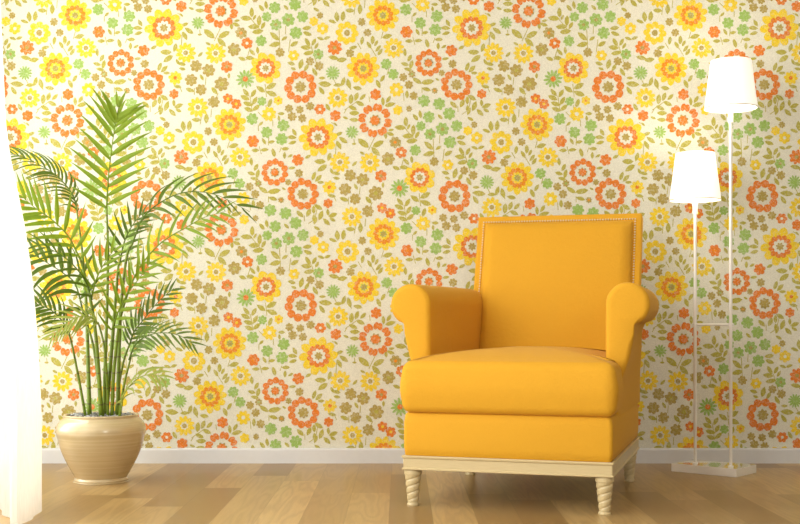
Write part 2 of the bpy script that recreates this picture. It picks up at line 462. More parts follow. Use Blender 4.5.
# leaves: x, y, length, angle (degrees, clockwise down)
for a in ((261.4,8,7,50),(266.2,4.8,7,80),(251.8,12.3,9,88),(245.9,18.2,10,5),(259.2,20.8,9,92),(253.9,26.7,10,0),(263,25.6,7,-60),(257.6,31.5,10,-8),(254.5,17.5,5,-60),
        (274.7,36.3,10,40),(274.7,44.3,10,-15),(284.3,38.5,6,-35),(294,43.8,8,-30),(286,7.5,6,45),(306.8,28,8,-10),(307.3,33.6,8,20),
        (307.5,42.2,8,60),(305.7,47.5,9,5),(308.4,53,9,-10),(313.7,42.2,7,-60),(316.4,46,6,-60),(314.8,2,7,-70),(316.4,9.6,6,30),
        (325.9,3.2,8,45),(332,1,6,30),(350,10.5,8,5),(360,9,9,92),(336.9,16.6,9,85),(343,16,9,97),(332.3,21.4,7,20),(362,40.6,7,-80),(353,47.5,7,-10),
        (372.6,40,8,92),(376,43.3,6,-60),(369,45,7,60),(378,48.6,7,-50),(380,52,7,-55),(386.8,36.5,9,-15),(320.5,38.5,6,20),(327,38,6,-20),(333.5,57.7,9,10),(341.9,59.8,9,-10),
        (434.7,4.3,6,0),(432.6,9,5,80),(414.4,14.4,5,-45),(448,23,7,60),(445.4,28,8,5),(446,33.3,7,-15),(417.6,32,6,60),(425,32.6,6,-10),(409,41.1,7,0),(418.2,40.6,7,-5),
        (427.2,43.3,8,75),(439,39.5,7,0),(438.2,46,6,90),(443.8,46.5,5,-30),(461.4,47.5,6,-30),(473.7,52,10,0),(405,52.4,7,85),
        (507.8,3.7,9,0),(507.6,10.5,8,5),(499,8.5,5,20),(489,15,4,45),(492.3,24.6,7,-20),(497,30.8,9,35),(492.6,35.8,8,65),(507.5,34.6,4,0),
        (516.9,33.7,12,40),(531.8,34.4,11,-28),(529.4,42.2,10,45),(515.8,43.8,5,30),(539.3,26.2,6,90),(544,24.5,7,20),(544.6,20.6,5,-10),(482.7,47.5,8,-75),(508,54.5,6,-45),
        (271,86,10,-28),(271.5,93.4,10,20),(260.8,89.3,9,35),(245.9,92.3,8,50),(253.4,93.4,8,-60),(245,97.7,9,25),(254.7,100.9,8,-60),(248,103.8,9,15),(248.5,109.4,8,20),(256,107.8,8,-40),
        (269.7,103,8,-70),(300.9,64,9,-75),(306.2,67.7,7,-60),(293.4,68.8,5,20),(291.3,63.5,7,15),(314.8,72,8,60),(324.8,84,11,5),(321.6,90.7,8,55),(343,81.6,8,-70),(337.6,85,7,-5),(322,78,6,0),
        (348.8,83.8,9,75),(357.4,88,8,10),(378.2,83.8,8,65),(382.5,78.5,7,-55),(350.8,99.3,9,-85),(356.3,96.6,8,-70),(362.7,97,7,-45),(360,103.5,8,25),(352.6,107.8,8,25),(328,107.3,7,60),
        (383,101.4,7,85),(388.4,99.3,7,-60),(390,104.6,9,-15),(417,80.8,9,35),(427.6,81.9,11,-10),(426.5,89.3,8,15),(437.4,79.5,4,30),
        (404.8,64,7,15),(411.2,64.5,8,-75),(408,69.4,7,10),(409.6,58,7,-60),(407,94.5,7,90),(467.3,66.7,8,-70),(472,68.8,8,-45),(474.3,73,6,0),(475.9,58.7,10,-35),(445.4,58.7,6,-10),
        (453.4,104.6,8,45),(462,103.5,8,-65),(467.3,100.3,7,88),(472,97.7,8,30),(467.8,109,7,85),(474.3,106,9,-70),
        (489.6,64,7,10),(490,68.8,6,10),(485.5,62,6,60),(509.4,77.4,6,60),(497.6,90,8,20),(522.2,90.7,8,50),(536.6,75.8,5,90),(486.4,105.7,8,-20),(481.6,103,6,85),(485.3,86.5,7,10),
        (250,58,8,5),(242,58.7,7,20),(252.3,52.4,7,50),(257.6,50.2,6,85),(476,16,4,10)):
    leaf(*a)
for a in ((251,19,261,31),(279,29.4,280,50),(285.7,26,285.4,34),(290.2,39.5,288.6,52),(308,5,314,1),(355,6,354,15),(365,0,364.5,8),(357.5,43,361,49),(368,43,376,56),(381,39,383,32),
        (412,16,412,22),(426.4,11,426.4,17),(422.4,28,422,36),(412.8,37,415,45),(435,38,433,43),(497.6,4,500,0),(484.8,13,488.5,15),(507.5,30,508,35),(528,28.5,522,41),(554,33,553,44),
        (265,84,266.5,97),(250,95.5,252.3,112),(266,105,266,111),(387,75,389,68),(344.6,110,357,101.5),(369,96.5,369.6,102),(422,87,422,93),(403.5,93,404,101),(457.8,106,458,112),
        (513.7,77.5,513,85),(502,88,502,95),(526,93,524,97),(488,88,489.6,92),(250,48,246.5,60),(311,46,316,62),(490,32,489,45),(347,80,351,90),(334,80,337,86),(471,98,468,112),(258,112,266,120)):
    stem(*a)

wx0, wx1 = (XL/K)+400, (XR/K)+400
verts, faces, mats = [], [], []
def quad(p):
    i = len(verts); verts.extend(p); faces.append(tuple(range(i, i+len(p))))
ZT = ZC
quad([(XL, WALL_Y, 0), (XR, WALL_Y, 0), (XR, WALL_Y, ZT), (XL, WALL_Y, ZT)]); mats.append(CREAM)
quad([(XL-.12, WALL_Y+.1, 0), (XL-.12, WALL_Y+.1, ZT), (XR+.1, WALL_Y+.1, ZT), (XR+.1, WALL_Y+.1, 0)]); mats.append(CREAM)
quad([(XL-.12, WALL_Y, ZT), (XR+.1, WALL_Y, ZT), (XR+.1, WALL_Y+.1, ZT), (XL-.12, WALL_Y+.1, ZT)]); mats.append(CREAM)
quad([(XL-.12, WALL_Y, 0), (XL-.12, WALL_Y+.1, 0), (XR+.1, WALL_Y+.1, 0), (XR+.1, WALL_Y, 0)]); mats.append(CREAM)
def clip(p, ax, lim, keep_greater):
    out = []
    for a, b in zip(p, p[1:]+p[:1]):
        ina = (a[ax] >= lim) == keep_greater; inb = (b[ax] >= lim) == keep_greater
        if ina: out.append(a)
        if ina != inb:
            t = (lim-a[ax])/(b[ax]-a[ax]); out.append((a[0]+(b[0]-a[0])*t, a[1]+(b[1]-a[1])*t))
    return out
ztop, zbot = ZC-0.002, 0.03
for j in range(-8, 9):
    for i in range(-8, 9):
        ox, oy = i*VA[0]+j*VB[0], j*VB[1]
        if ox+560 < wx0 or ox+230 > wx1: continue
        if EYE-(oy-10-HOR)*K < 0 or EYE-(oy+125-HOR)*K > ZC+.05: continue
        for pi, (mt, ly, pts) in enumerate(polys):
            q = [((x+ox-400)*K, EYE-(y+oy-HOR)*K) for x, y in pts]
            xs = [a[0] for a in q]; zs = [a[1] for a in q]
            if max(xs) < XL+.01 or min(xs) > XR-.01 or max(zs) < zbot or min(zs) > ztop: continue
            for ax, lim, gr in ((0, XL+.002, True), (0, XR-.002, False), (1, zbot, True), (1, ztop, False)):
                if q and ((min(a[ax] for a in q) < lim) if gr else (max(a[ax] for a in q) > lim)): q = clip(q, ax, lim, gr)
            if len(q) < 3: continue
            y = WALL_Y-0.0003*(ly+1)-0.0000065*(pi % 43)
            quad([(a, y, b) for a, b in q]); mats.append(mt)
me = bpy.data.meshes.new('wall_back'); me.from_pydata(verts, [], faces)
for m in PAPER: me.materials.append(m)
me.polygons.foreach_set('material_index', mats); me.update()
struct(link('wall_back', me))

def board(name, a, b, inward):
    d = Vector((b[0]-a[0], b[1]-a[1], 0)); n = Vector((*inward, 0))
    prof = [(0, 0), (0.014, 0), (0.014, 0.056), (0.011, 0.062), (0.006, 0.064), (0, 0.064)]
    bm = bmesh.new(); r = []
    for p in (a, b): r.append([bm.verts.new(Vector((p[0], p[1], z))+n*o) for o, z in prof])
    for k in range(len(prof)): bm.faces.new((r[0][k], r[0][(k+1) % 6], r[1][(k+1) % 6], r[1][k]))
    bm.faces.new(r[0]); bm.faces.new(r[1][::-1])
    return struct(from_bm(name, bm, M_WHITE))
board('baseboard_back', (XL, WALL_Y-0.002), (XR, WALL_Y-0.002), (0, -1))
board('baseboard_left', (XL, YF), (XL, WALL_Y-0.016), (1, 0))
board('baseboard_right', (XR, YF), (XR, WALL_Y-0.016), (-1, 0))

# ------------------------------------------------------------------ sheer curtain at the left
def curtain():
    keys = [(-1.66, 4.22), (-1.52, 4.02), (-1.44, 4.13), (-1.365, 4.02), (-1.27, 3.76), (-1.185, 3.60), (-1.125, 3.47),
            (-1.118, 3.60), (-1.140, 3.76), (-1.20, 3.86), (-1.29, 3.90)]
    path = catmull([(x, y, 0) for x, y in keys], 120)
    prof = [(0, 0), (0.36, 0), (0.674, -0.020), (0.83, -0.038), (0.99, -0.066), (1.18, -0.108), (1.627, -0.132), (2.6, -0.14)]
    zs = [0.004+(ZC-0.006)*k/60 for k in range(61)]
    v, f = [], []
    for z in zs:
        ox = lerp_table(prof, z-0.06)*0.5+lerp_table(prof, z+0.06)*0.5
        amp = 1-0.12*min(1, z/1.6)
        for i, p in enumerate(path):
            wob = 0.006*math.sin(i*0.55+z*2.1)
            v.append((p.x-0.006+ox+wob*0.6, 3.8+(p.y-3.8)*amp+wob, z))
    n = len(path)
    for j in range(60):
        for i in range(n-1): f.append((j*n+i, j*n+i+1, (j+1)*n+i+1, (j+1)*n+i))
    o = pyd('sheer_curtain', v, f, M_SHEER, smooth=True)
    tag(o, 'sheer white floor-length curtain hanging by the bright window left of the palm', 'curtain')
curtain()

# ------------------------------------------------------------------ potted palm
PX, PY = -1.128, 4.455
palm = empty('potted_palm', (PX, PY, 0))
tag(palm, 'green feathery palm in a round cream glazed pot on the wood floor', 'plant')
bm = bmesh.new()
prof = [(0.001, 0.0), (0.094, 0.0), (0.099, 0.004), (0.100, 0.010), (0.096, 0.016), (0.098, 0.022), (0.1140, 0.050), (0.1345, 0.090), (0.1515, 0.132),
        (0.160, 0.165), (0.1655, 0.190), (0.163, 0.210), (0.153, 0.228), (0.140, 0.240), (0.1365, 0.244), (0.138, 0.249), (0.1375, 0.253), (0.132, 0.254),
        (0.128, 0.250), (0.126, 0.235), (0.02, 0.234), (0.001, 0.234)]
sm = catmull([(r, 0, z) for r, z in prof], 110)
lathe(bm, [(max(p.x, 0.0005), p.z) for p in sm], 72)
from_bm('pot', bm, M_POT, palm, True)
# gravel: many pebbles on the soil
rg = random.Random(5)
bm = bmesh.new()
for k in range(620):
    a = rg.uniform(0, 2*PI); r = 0.121*math.sqrt(rg.random())
    s = rg.uniform(0.0035, 0.007)
    mt = Matrix.Translation((r*math.cos(a), r*math.sin(a), 0.240+rg.uniform(0, 0.012)+0.004*(1-r/0.121)))
    mt = mt @ Matrix.Rotation(rg.uniform(0, 3), 4, 'X') @ Matrix.Rotation(rg.uniform(0, 3), 4, 'Z') @ Matrix.Diagonal((s, s*0.8, s*0.65, 1))
    bmesh.ops.create_icosphere(bm, subdivisions=1, radius=1, matrix=mt)
gv = from_bm('gravel', bm, M_GRAVEL, palm); gv['kind'] = 'stuff'; gv['label'] = 'grey gravel around the palm stems'

rp = random.Random(11)
def leaflet(bm, base, d0, bend, ln, w, nrm, seg=6):
    # a narrow pointed blade: starts along d0, bends towards 'bend', V-folded across
    p = Vector(base); d = Vector(d0).normalized(); rows = []
    for k in range(seg+1):
        t = k/seg
        ww = w*(0.35+0.65*min(1, t/0.22)) if t < 0.22 else w*max(0.0, 1-((t-0.22)/0.78)**1.35)
        side = d.cross(nrm)
        if side.length < 1e-4: side = d.cross(Vector((1, 0.2, 0)))
        side.normalize(); up = side.cross(d).normalized()
        rows.append((p.copy(), side*ww/2, up*ww*0.27))
        p = p+d*(ln/seg)
        d = (d+Vector(bend)*(1.0/seg)).normalized()
    prev = None
    for c, s, u in rows:
        cur = [bm.verts.new(c-s+u), bm.verts.new(c), bm.verts.new(c+s+u)]
        if prev:
            bm.faces.new((prev[0], prev[1], cur[1], cur[0])); bm.faces.new((prev[1], prev[2], cur[2], cur[1]))
        prev = cur
def frond(pts, n, ln, w, sideA, sideB, bendA, bendB, mat, ang=(58, 22), t0=0.12, r0=0.0035, tmax=0.985, prof=None):
    """pts: rachis points (px, py, depth); leaflets leave it on two sides along sideA / sideB"""
    P = [at(*p) for p in pts]; C = catmull(P, 60)
    bm = bmesh.new()
    tube(bm, [c-Vector((PX, PY, 0)) for c in C[::2]], [r0*(1-0.8*k/30) for k in range(31)], 6)
    for s, (sd, bd) in enumerate(((sideA, bendA), (sideB, bendB))):
        if sd is None: continue
        sd = Vector(sd).normalized()
        for k in range(n):
            t = t0+(0.985-t0)*(k+0.5*s*0.7)/(n-0.3)
            t = min(t, tmax)
            u = t*60; i = min(int(u), 59); p = C[i].lerp(C[i+1], u-i)
            tg = (C[min(i+2, 60)]-C[max(i-1, 0)]).normalized()
            sv = (sd-tg*sd.dot(tg)).normalized()
            q = (t-t0)/(1-t0)
            a = math.radians(ang[0]+(ang[1]-ang[0])*q+rp.uniform(-3, 3))
            d = tg*math.cos(a)+sv*math.sin(a)
            pr = prof or [(0, 0.72), (0.2, 1.0), (0.6, 0.95), (0.85, 0.72), (1, 0.50)]
            l = ln*lerp_table(pr, q)*rp.uniform(0.93, 1.06)
            nrm = tg.cross(sv)+Vector((rp.uniform(-.25, .25), rp.uniform(-.25, .25), rp.uniform(-.25, .25)))
            leaflet(bm, p-Vector((PX, PY, 0)), d, bd, l, w*(0.5+0.5*lerp_table(pr, q)), nrm)
    me = bpy.data.meshes.new('frond'); bm.to_mesh(me); bm.free()
    o = link('frond', me, mat, palm, True)
    return o
def cane(pts, r0, r1):
    P = [at(*p) for p in pts]; C = catmull(P, 24)
    bm = bmesh.new()
    rad = []
    for k in range(25): rad.append(r0+(r1-r0)*k/24)
    tube(bm, [c-Vector((PX, PY, 0)) for c in C], rad, 8)
    from_bm('stem', bm, M_STEM, palm, True)
D = PY
# canes, from the gravel up to where the leaflets begin
cane([(104,416,D),(105,370,D),(107,310,D),(108,250,D-.02),(106.5,206,D-.04)], .0075, .0035)
cane([(118,416,D-.02),(119,350,D),(121.5,300,D),(127,255,D-.02),(133,243,D-.02)], .0085, .0035)
cane([(112,416,D-.04),(114,370,D-.06),(120,320,D-.08),(130,286,D-.1)], .0075, .004)
cane([(89.5,415,D-.02),(88,360,D),(86,300,D+.03),(82,250,D+.06),(76,205,D+.08)], .0085, .003)
cane([(101,416,D-.06),(98.5,370,D-.08),(94,320,D-.1),(86,280,D-.12),(79.6,257,D-.13)], .0085, .0035)
cane([(103,417,D-.05),(99,385,D-.05),(93,345,D-.04),(84,314,D-.04)], .007, .0035)
cane([(85.5,416,D-.05),(79,380,D-.08),(72,345,D-.12),(68,332,D-.13)], .0055, .003)
cane([(119.5,416,D-.05),(124,385,D-.08),(131,357,D-.12)], .006, .003)
cane([(116,416,D+.03),(119,385,D+.04),(124,360,D+.04),(130,343,D+.03)], .006, .003)
cane([(106,416,D+.02),(110,370,D+.02),(114,320,D+.03),(118,270,D+.02),(120,262,D+.02)], .0085, .0035)
cane([(108,417,D-.05),(107,380,D-.06),(104,345,D-.1),(98,322,D-.12)], .006, .003)
cane([(119,416,D-.08),(120.5,413,D-.09),(122,404,D-.1)], .004, .003)
UP = Vector((0, 0, 1)); DN = -UP
# upright fan facing the room
frond([(106.5,208,D-.04),(109,171,D-.05),(114.4,129,D-.06),(117,116,D-.07)], 12, .190, .0225, (-1,-.12,.05), (1,-.1,.05), (-.30,0,.02), (.42,0,-.06), M_LEAF, (60,33), 0.0, tmax=.94, prof=[(0,.85),(.3,1.0),(.75,.82),(1,.58)])
frond([(116.6,119,D-.068),(118.2,109,D-.07),(119.6,100,D-.072)], 2, .075, .0150, (-1,-.12,.05), (1,-.1,.05), (-.1,0,.02), (.3,0,0), M_LEAF, (20,8), 0.0, tmax=.6, r0=.0022)
# arching right, high
frond([(132,245,D-.02),(142,219.6,D-.03),(157,204.7,D-.04),(179.5,193.5,D-.06),(201.8,192,D-.08),(221.7,197,D-.1),(250,212,D-.12)], 11, .165, .0185,
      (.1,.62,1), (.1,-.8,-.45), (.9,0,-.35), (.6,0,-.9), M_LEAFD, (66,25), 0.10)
# right, lower arch
frond([(129.8,286.5,D-.1),(142,264,D-.12),(162,242,D-.14),(187,227,D-.16),(204,217.5,D-.18),(225,211.5,D-.2)], 11, .140, .0145,
      (-.5,.45,.8), (.5,-.55,-.8), (.45,0,.05), (.2,0,-.55), M_LEAF, (68,25), 0.0)
# high left arch
frond([(77,212,D+.08),(73.6,197,D+.08),(63,182,D+.08),(50.8,171.5,D+.07),(28,159,D+.05),(8,152,D+.03)], 17, .150, .0115,
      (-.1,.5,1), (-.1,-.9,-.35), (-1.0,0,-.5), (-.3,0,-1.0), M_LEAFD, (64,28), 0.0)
# left, facing, mid height
frond([(80,259,D-.13),(68,236,D-.15),(51,219,D-.18),(36.5,209,D-.2),(20,195,D-.22)], 10, .170, .0185,
      (.6,-.3,.9), (-.75,-.45,-.5), (.0,0,.3), (-.45,0,-.30), M_LEAF, (62,25), 0.0)
# left, lower
frond([(84,316,D-.04),(75.6,285,D-.05),(63,273,D-.07),(48,263.4,D-.09),(32,254,D-.1)], 8, .165, .0190,
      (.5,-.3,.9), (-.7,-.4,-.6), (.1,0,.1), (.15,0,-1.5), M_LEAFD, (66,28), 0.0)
frond([(92,300,D-.12),(84,279,D-.14),(70,262,D-.17),(52,250,D-.2),(34,245,D-.22)], 9, .140, .0110,
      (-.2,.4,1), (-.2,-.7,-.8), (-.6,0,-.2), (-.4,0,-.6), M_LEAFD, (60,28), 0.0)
# low left spray
frond([(69,334,D-.13),(62,321,D-.15),(52,311,D-.17),(40,305,D-.19),(30,303,D-.2)], 10, .130, .0145,
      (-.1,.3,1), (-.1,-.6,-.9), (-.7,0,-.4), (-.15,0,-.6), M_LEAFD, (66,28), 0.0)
frond([(98,324,D-.12),(90,317,D-.15),(78,317,D-.18),(64,325,D-.2),(52,336,D-.22)], 11, .115, .0125,
      (-.2,.5,.9), (.1,-.6,-.9), (-.5,0,-.5), (-.25,0,-.6), M_LEAFP, (58,25), 0.0)
# right low arch
frond([(129,360,D-.12),(134,347,D-.13),(143,338,D-.15),(158,333,D-.18),(178,335,D-.21),(196,346,D-.23)], 13, .110, .0115,
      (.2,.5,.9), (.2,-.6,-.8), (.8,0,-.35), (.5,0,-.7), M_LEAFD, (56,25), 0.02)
frond([(129.5,345,D+.03),(134,332,D+.02),(142,321.6,D+.01),(158,302,D),(174,288,D-.01)], 12, .110, .0145,
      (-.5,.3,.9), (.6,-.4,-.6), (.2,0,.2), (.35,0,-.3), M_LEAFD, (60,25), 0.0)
# middle sprays, between the tall canes
frond([(119.5,265,D+.02),(124,243,D+.01),(132,226,D),(143,212,D-.01)], 8, .12, .014,
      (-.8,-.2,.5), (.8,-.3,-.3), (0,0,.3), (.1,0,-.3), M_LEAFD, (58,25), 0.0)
frond([(112,330,D-.08),(118,312,D-.11),(128,293,D-.13),(141,276,D-.15),(152,260,D-.16)], 9, .130, .0160,
      (-.8,-.3,.5), (.7,-.5,-.4), (.0,0,.35), (.2,0,-.2), M_LEAF, (58,25), 0.0)
frond([(92,296,D-.1),(96,280,D-.13),(104,264,D-.15),(116,247,D-.17)], 7, .130, .0150,
      (-.7,-.3,.6), (.8,-.4,-.2), (.2,0,.3), (.2,0,-.1), M_LEAF, (52,20), 0.0)
# young curled frond over the rim
frond([(121.5,406,D-.1),(124,394,D-.12),(135.7,380,D-.14),(150,374.5,D-.16),(163,378,D-.17)], 8, .110, .0125,
      (.2,.4,.8), (-.3,-.6,-.9), (.9,0,-.9), (-.3,0,-1.0), M_LEAFP, (55,25), 0.05)

# ------------------------------------------------------------------ armchair
TH = math.radians(16.8)
SZ, LEG = 0.987, 0.0082
chair = empty('armchair', (0.010*SZ, 3.92*SZ, 0), -TH); chair.scale = (SZ, SZ, SZ)
tag(chair, 'mustard yellow upholstered armchair with rolled arms and cream carved legs, in front of the wallpaper', 'armchair')
CW, CD = 0.69, 0.86
def rect_rings(rings, rad=0.004, n=4):
    bm = bmesh.new(); prev = None
    for z, o in rings:
        cur = []
        for cx, cy, a0 in ((CW+o-rad, 0-o+rad, -PI/2), (CW+o-rad, CD+o-rad, 0), (0-o+rad, CD+o-rad, PI/2), (0-o+rad, 0-o+rad, PI)):
            for k in range(n+1):
                a = a0+PI/2*k/n; cur.append(bm.verts.new((cx+rad*math.cos(a), cy+rad*math.sin(a), z)))
        if prev:
            m = len(cur)
            for k in range(m): bm.faces.new((prev[k], prev[(k+1) % m], cur[(k+1) % m], cur[k]))
        else: bm.faces.new(cur[::-1])
        prev = cur
    bm.faces.new(prev); return bm
from_bm('base_frame', rect_rings([(0.113, 0.002), (0.1145, 0.004), (0.118, 0.004), (0.121, 0.0), (0.150, 0.0), (0.153, 0.004), (0.1575, 0.005), (0.1605, 0.003)]), M_CW, chair)
o = from_bm('base_upholstery', rect_rings([(0.160, -0.006), (0.163, -0.003), (0.19, 0.0), (0.27, 0.0), (0.296, -0.004), (0.305, -0.012)], 0.014, 6), M_FAB, chair, True)

def carved_leg(x, y, hand):
    bm = bmesh.new(); n = 48; rings = []
    H = 0.113+LEG; zs = [H*k/80 for k in range(81)]
    for z in zs:
        t = z/H
        if t < 0.055: r = 0.0200; amp = 0
        elif t < 0.085: r = 0.0180; amp = 0
        elif t < 0.86: r = 0.0180+(0.0275-0.0180)*(t-0.085)/0.775; amp = 1
        elif t < 0.96: r = 0.0292; amp = 0
        else: r = 0.0270; amp = 0
        ring_ = []
        for k in range(n):
            a = 2*PI*k/n
            g = 1-abs(math.cos((a*2*hand-z*2*PI*2/0.045)/2)); rr = r*(1.02-0.15*g*g*amp)
            ring_.append(bm.verts.new((x+rr*math.cos(a), y+rr*math.sin(a), z)))
        rings.append(ring_)
    for a, b in zip(rings, rings[1:]):
        for k in range(n): bm.faces.new((a[k], a[(k+1) % n], b[(k+1) % n], b[k]))
    bm.faces.new(rings[0][::-1]); bm.faces.new(rings[-1])
    from_bm('leg', bm, M_CW, chair, True)
for lx, ly, h in ((0.026, 0.030, 1), (CW-0.029, 0.030, 1), (0.032, CD-0.034, 1), (CW-0.032, CD-0.034, 1)): carved_leg(lx, ly, h)

# arms: a scroll profile drawn in x-z, carried from front to rear
def arm(side):
    prof = [(0.045, 0.29), (0.045, 0.40), (0.044, 0.52), (0.044, 0.62), (0.043, 0.650)]
    cx, cz, r = -0.0285, 0.6625, 0.0725
    for d in range(0, 236, 9):
        a = math.radians(d); prof.append((cx+r*math.cos(a), cz+r*math.sin(a)))
    prof += [(-0.056, 0.5985), (-0.0525, 0.594), (-0.0515, 0.580), (-0.050, 0.562), (-0.044, 0.525), (-0.034, 0.485), (-0.022, 0.450), (-0.010, 0.415), (-0.002, 0.375), (0.002, 0.33), (0.003, 0.29)]
    y0, y1 = 0.175, 0.945
    # rings along the arm, rounded at both ends
    R = 0.019
    st = [(y0+R*(1-math.sin(PI/2*(1-k/5))), R*(1-math.cos(PI/2*(1-k/5)))) for k in range(6)]
    st += [(y0+(y1-y0)*q, 0.0) for q in (.15, .3, .45, .6, .75, .88)]
    R2 = 0.03
    st += [(y1-R2*(1-math.sin(PI/2*k/5)), R2*(1-math.cos(PI/2*k/5))) for k in range(6)]
    n = len(prof)
    # inward normals of the profile
    nr = []
    area2 = sum(prof[i][0]*prof[(i+1) % n][1]-prof[(i+1) % n][0]*prof[i][1] for i in range(n))
    sg = 1 if area2 > 0 else -1
    for i in range(n):
        ax, az = prof[(i+1) % n][0]-prof[i-1][0], prof[(i+1) % n][1]-prof[i-1][1]
        l = math.hypot(ax, az); nr.append((-az/l*sg, ax/l*sg))
    bm = bmesh.new(); rings = []
    for y, ins in st:
        t = (y-y0)/(y1-y0); cur = []
        for (x, z), (nx, nz) in zip(prof, nr):
            f = 0.0 if x > 0.02 else max(0, min(1, (0.605-z)/0.04)); k = 0.3 if (x < -0.0495 and z < 0.603) else 1.0; X = x*(1-0.85*min(1, 1.4*t)*f)+nx*ins*k+0.030*t*(1-f); Z = z+nz*ins*(0.3 if (x < -0.0495 and z < 0.603) else 1.0)
            Z = 0.29 if z <= 0.2901 else Z
            if side > 0: X = CW-X
            cur.append(bm.verts.new((X, y, Z)))
        rings.append(cur)
    for a, b in zip(rings, rings[1:]):
        for k in range(n): bm.faces.new((a[k], a[(k+1) % n], b[(k+1) % n], b[k]))
    for rg_, flip in ((rings[0], False), (rings[-1], True)):
        for tri in tessellate_polygon([[Vector((v.co.x, v.co.z, 0)) for v in rg_]]):
            try: bm.faces.new([rg_[i] for i in (tri[::-1] if flip else tri)])
            except ValueError: pass
    o = from_bm('armrest', bm, M_FAB, chair, True)
    for p in o.data.polygons:
        if len(p.vertices) == 3: p.use_smooth = False
    o.data.set_sharp_from_angle(angle=math.radians(55))
for s in (-1, 1): arm(s)

# seat cushion: T-shaped plan, rounded edges, crowned top
def cushion():
    x0, x1, y0, y1, yt = -0.006, CW+0.012, -0.020, 0.88, 0.165
    ins = 0.022
    corners = [(x0, y0, .035), (x1, y0, .035), (x1, yt, .02), (x1-0.014-ins, yt+.001, .004), (x1-0.014-ins-.02, y1, .02), (x0+0.014+ins+.02, y1, .02), (x0+0.014+ins, yt+.001, .004), (x0, yt, .02)]
    pts = []
    m = len(corners)
    for i, (x, y, r) in enumerate(corners):
        p = Vector((x, y)); a = (Vector(corners[i-1][:2])-p).normalized(); b = (Vector(corners[(i+1) % m][:2])-p).normalized()
        for k in range(7):
            t = k/6; q0 = p+a*r; q1 = p+b*r
            pts.append(q0*(1-t)**2+p*2*t*(1-t)+q1*t*t)
    # densify
    dense = []
    for a, b in zip(pts, pts[1:]+pts[:1]):
        k = max(1, int((b-a).length/0.02))
        for j in range(k): dense.append(a.lerp(b, j/k))
    n = len(dense)
    nr = []
    for i in range(n):
        t = dense[(i+1) % n]-dense[i-1]; nr.append(Vector((-t.y, t.x)).normalized())
    zb, ze = 0.302, 0.478
    prof = []
    Rb, Rt = 0.034, 0.042
    for k in range(7):
        a = PI/2*k/6; prof.append((Rb*(1-math.sin(a)), zb+Rb*(1-math.cos(a))))
    for k in range(1, 5): prof.append((-0.007*math.sin(PI*k/5), zb+Rb+(ze-Rt-zb-Rb)*k/5))
    for k in range(8):
        a = PI/2*k/7; prof.append((Rt*(1-math.cos(a)), ze-Rt+Rt*math.sin(a)))
    c = Vector(((x0+x1)/2, 0.40))
    bm = bmesh.new(); rings = []
    for ofs, z in prof: rings.append([bm.verts.new((*(p+q*ofs), z)) for p, q in zip(dense, nr)])
    last = [(p+q*Rt) for p, q in zip(dense, nr)]
    for k in range(1, 9):
        s = 1-k/9.0
        cur = []
        for p in last:
            q = c+(p-c)*s
            cur.append(bm.verts.new((q.x, q.y, ze+0.037*(1-s**2.0)**0.8)))
        rings.append(cur)
    top = bm.verts.new((*c, ze+0.038))
    for a, b in zip(rings, rings[1:]):
        for k in range(n): bm.faces.new((a[k], a[(k+1) % n], b[(k+1) % n], b[k]))
    for k in range(n): bm.faces.new((rings[-1][k], rings[-1][(k+1) % n], top))
    bm.faces.new(rings[0][::-1])
    return from_bm('seat_cushion', bm, M_FAB, chair, True)
cushion()

# backrest: flat border, nailheads, raised pillowed panel; leans back
BX0, BX1, BZ0, BZ1 = 0.020, 0.688, 0.30, 1.036
RAKE = 0.30
def by(z): return 0.802+RAKE*(z-0.30)      # front plane of the border
nv = Vector((0, -1, RAKE)).normalized()     # its outward normal
def bp(x, z, out): return Vector((x, by(z), z))+nv*out
bm = bmesh.new()
T = 0.058
v = []
for out in (0.0, -T):
    for x, z in ((BX0, BZ0), (BX1, BZ0), (BX1, BZ1), (BX0, BZ1)): v.append(bm.verts.new(bp(x, z, out)))
for f in ((0,1,2,3), (7,6,5,4), (0,4,5,1), (1,5,6,2), (2,6,7,3), (3,7,4,0)): bm.faces.new([v[i] for i in f])
back = bevel_mod(from_bm('backrest', bm, M_FAB, chair), 0.008, 3)
IN = 0.026
def back_panel():
    px0, px1, pz0, pz1 = BX0+IN+.008, BX1-IN-.008, 0.32, BZ1-IN-.008
    NX, NZ = 60, 60; Hh = 0.044; Rr = 0.048
    bm = bmesh.new(); g = []
    def edge_h(d):
        d = max(0, min(d, Rr)); return math.sqrt(max(0, 1-(1-d/Rr)**2))
    def warp(t): return 0.5-0.5*math.cos(PI*t)*(0.55+0.45*abs(math.cos(PI*t)))
    us = [0.5-0.5*math.cos(PI*k/NX) for k in range(NX+1)]
    for kz in range(NZ+1):
        row = []
        for kx in range(NX+1):
            x = px0+(px1-px0)*us[kx]; z = pz0+(pz1-pz0)*us[kz]
            dx = min(x-px0, px1-x); dz = min(z-pz0, pz1-z)
            h = Hh*min(edge_h(dx), 1)*min(edge_h(dz), 1)
            h += 0.014*math.sin(PI*us[kx])*math.sin(PI*us[kz])
            row.append(bm.verts.new(bp(x, z, h-0.001)))
        g.append(row)
    for a in range(NZ):
        for b in range(NX): bm.faces.new((g[a][b], g[a][b+1], g[a+1][b+1], g[a+1][b]))
    rim = [g[0][k] for k in range(NX+1)]+[g[k][NX] for k in range(1, NZ+1)]+[g[NZ][k] for k in range(NX-1, -1, -1)]+[g[k][0] for k in range(NZ-1, 0, -1)]
    bm.faces.new(rim[::-1])
    return from_bm('back_panel', bm, M_FAB, back, True)
back_panel()
bm = bmesh.new()
path = [(BX0+IN, 0.66), (BX0+IN, BZ1-IN), (BX1-IN, BZ1-IN), (BX1-IN, 0.66)]
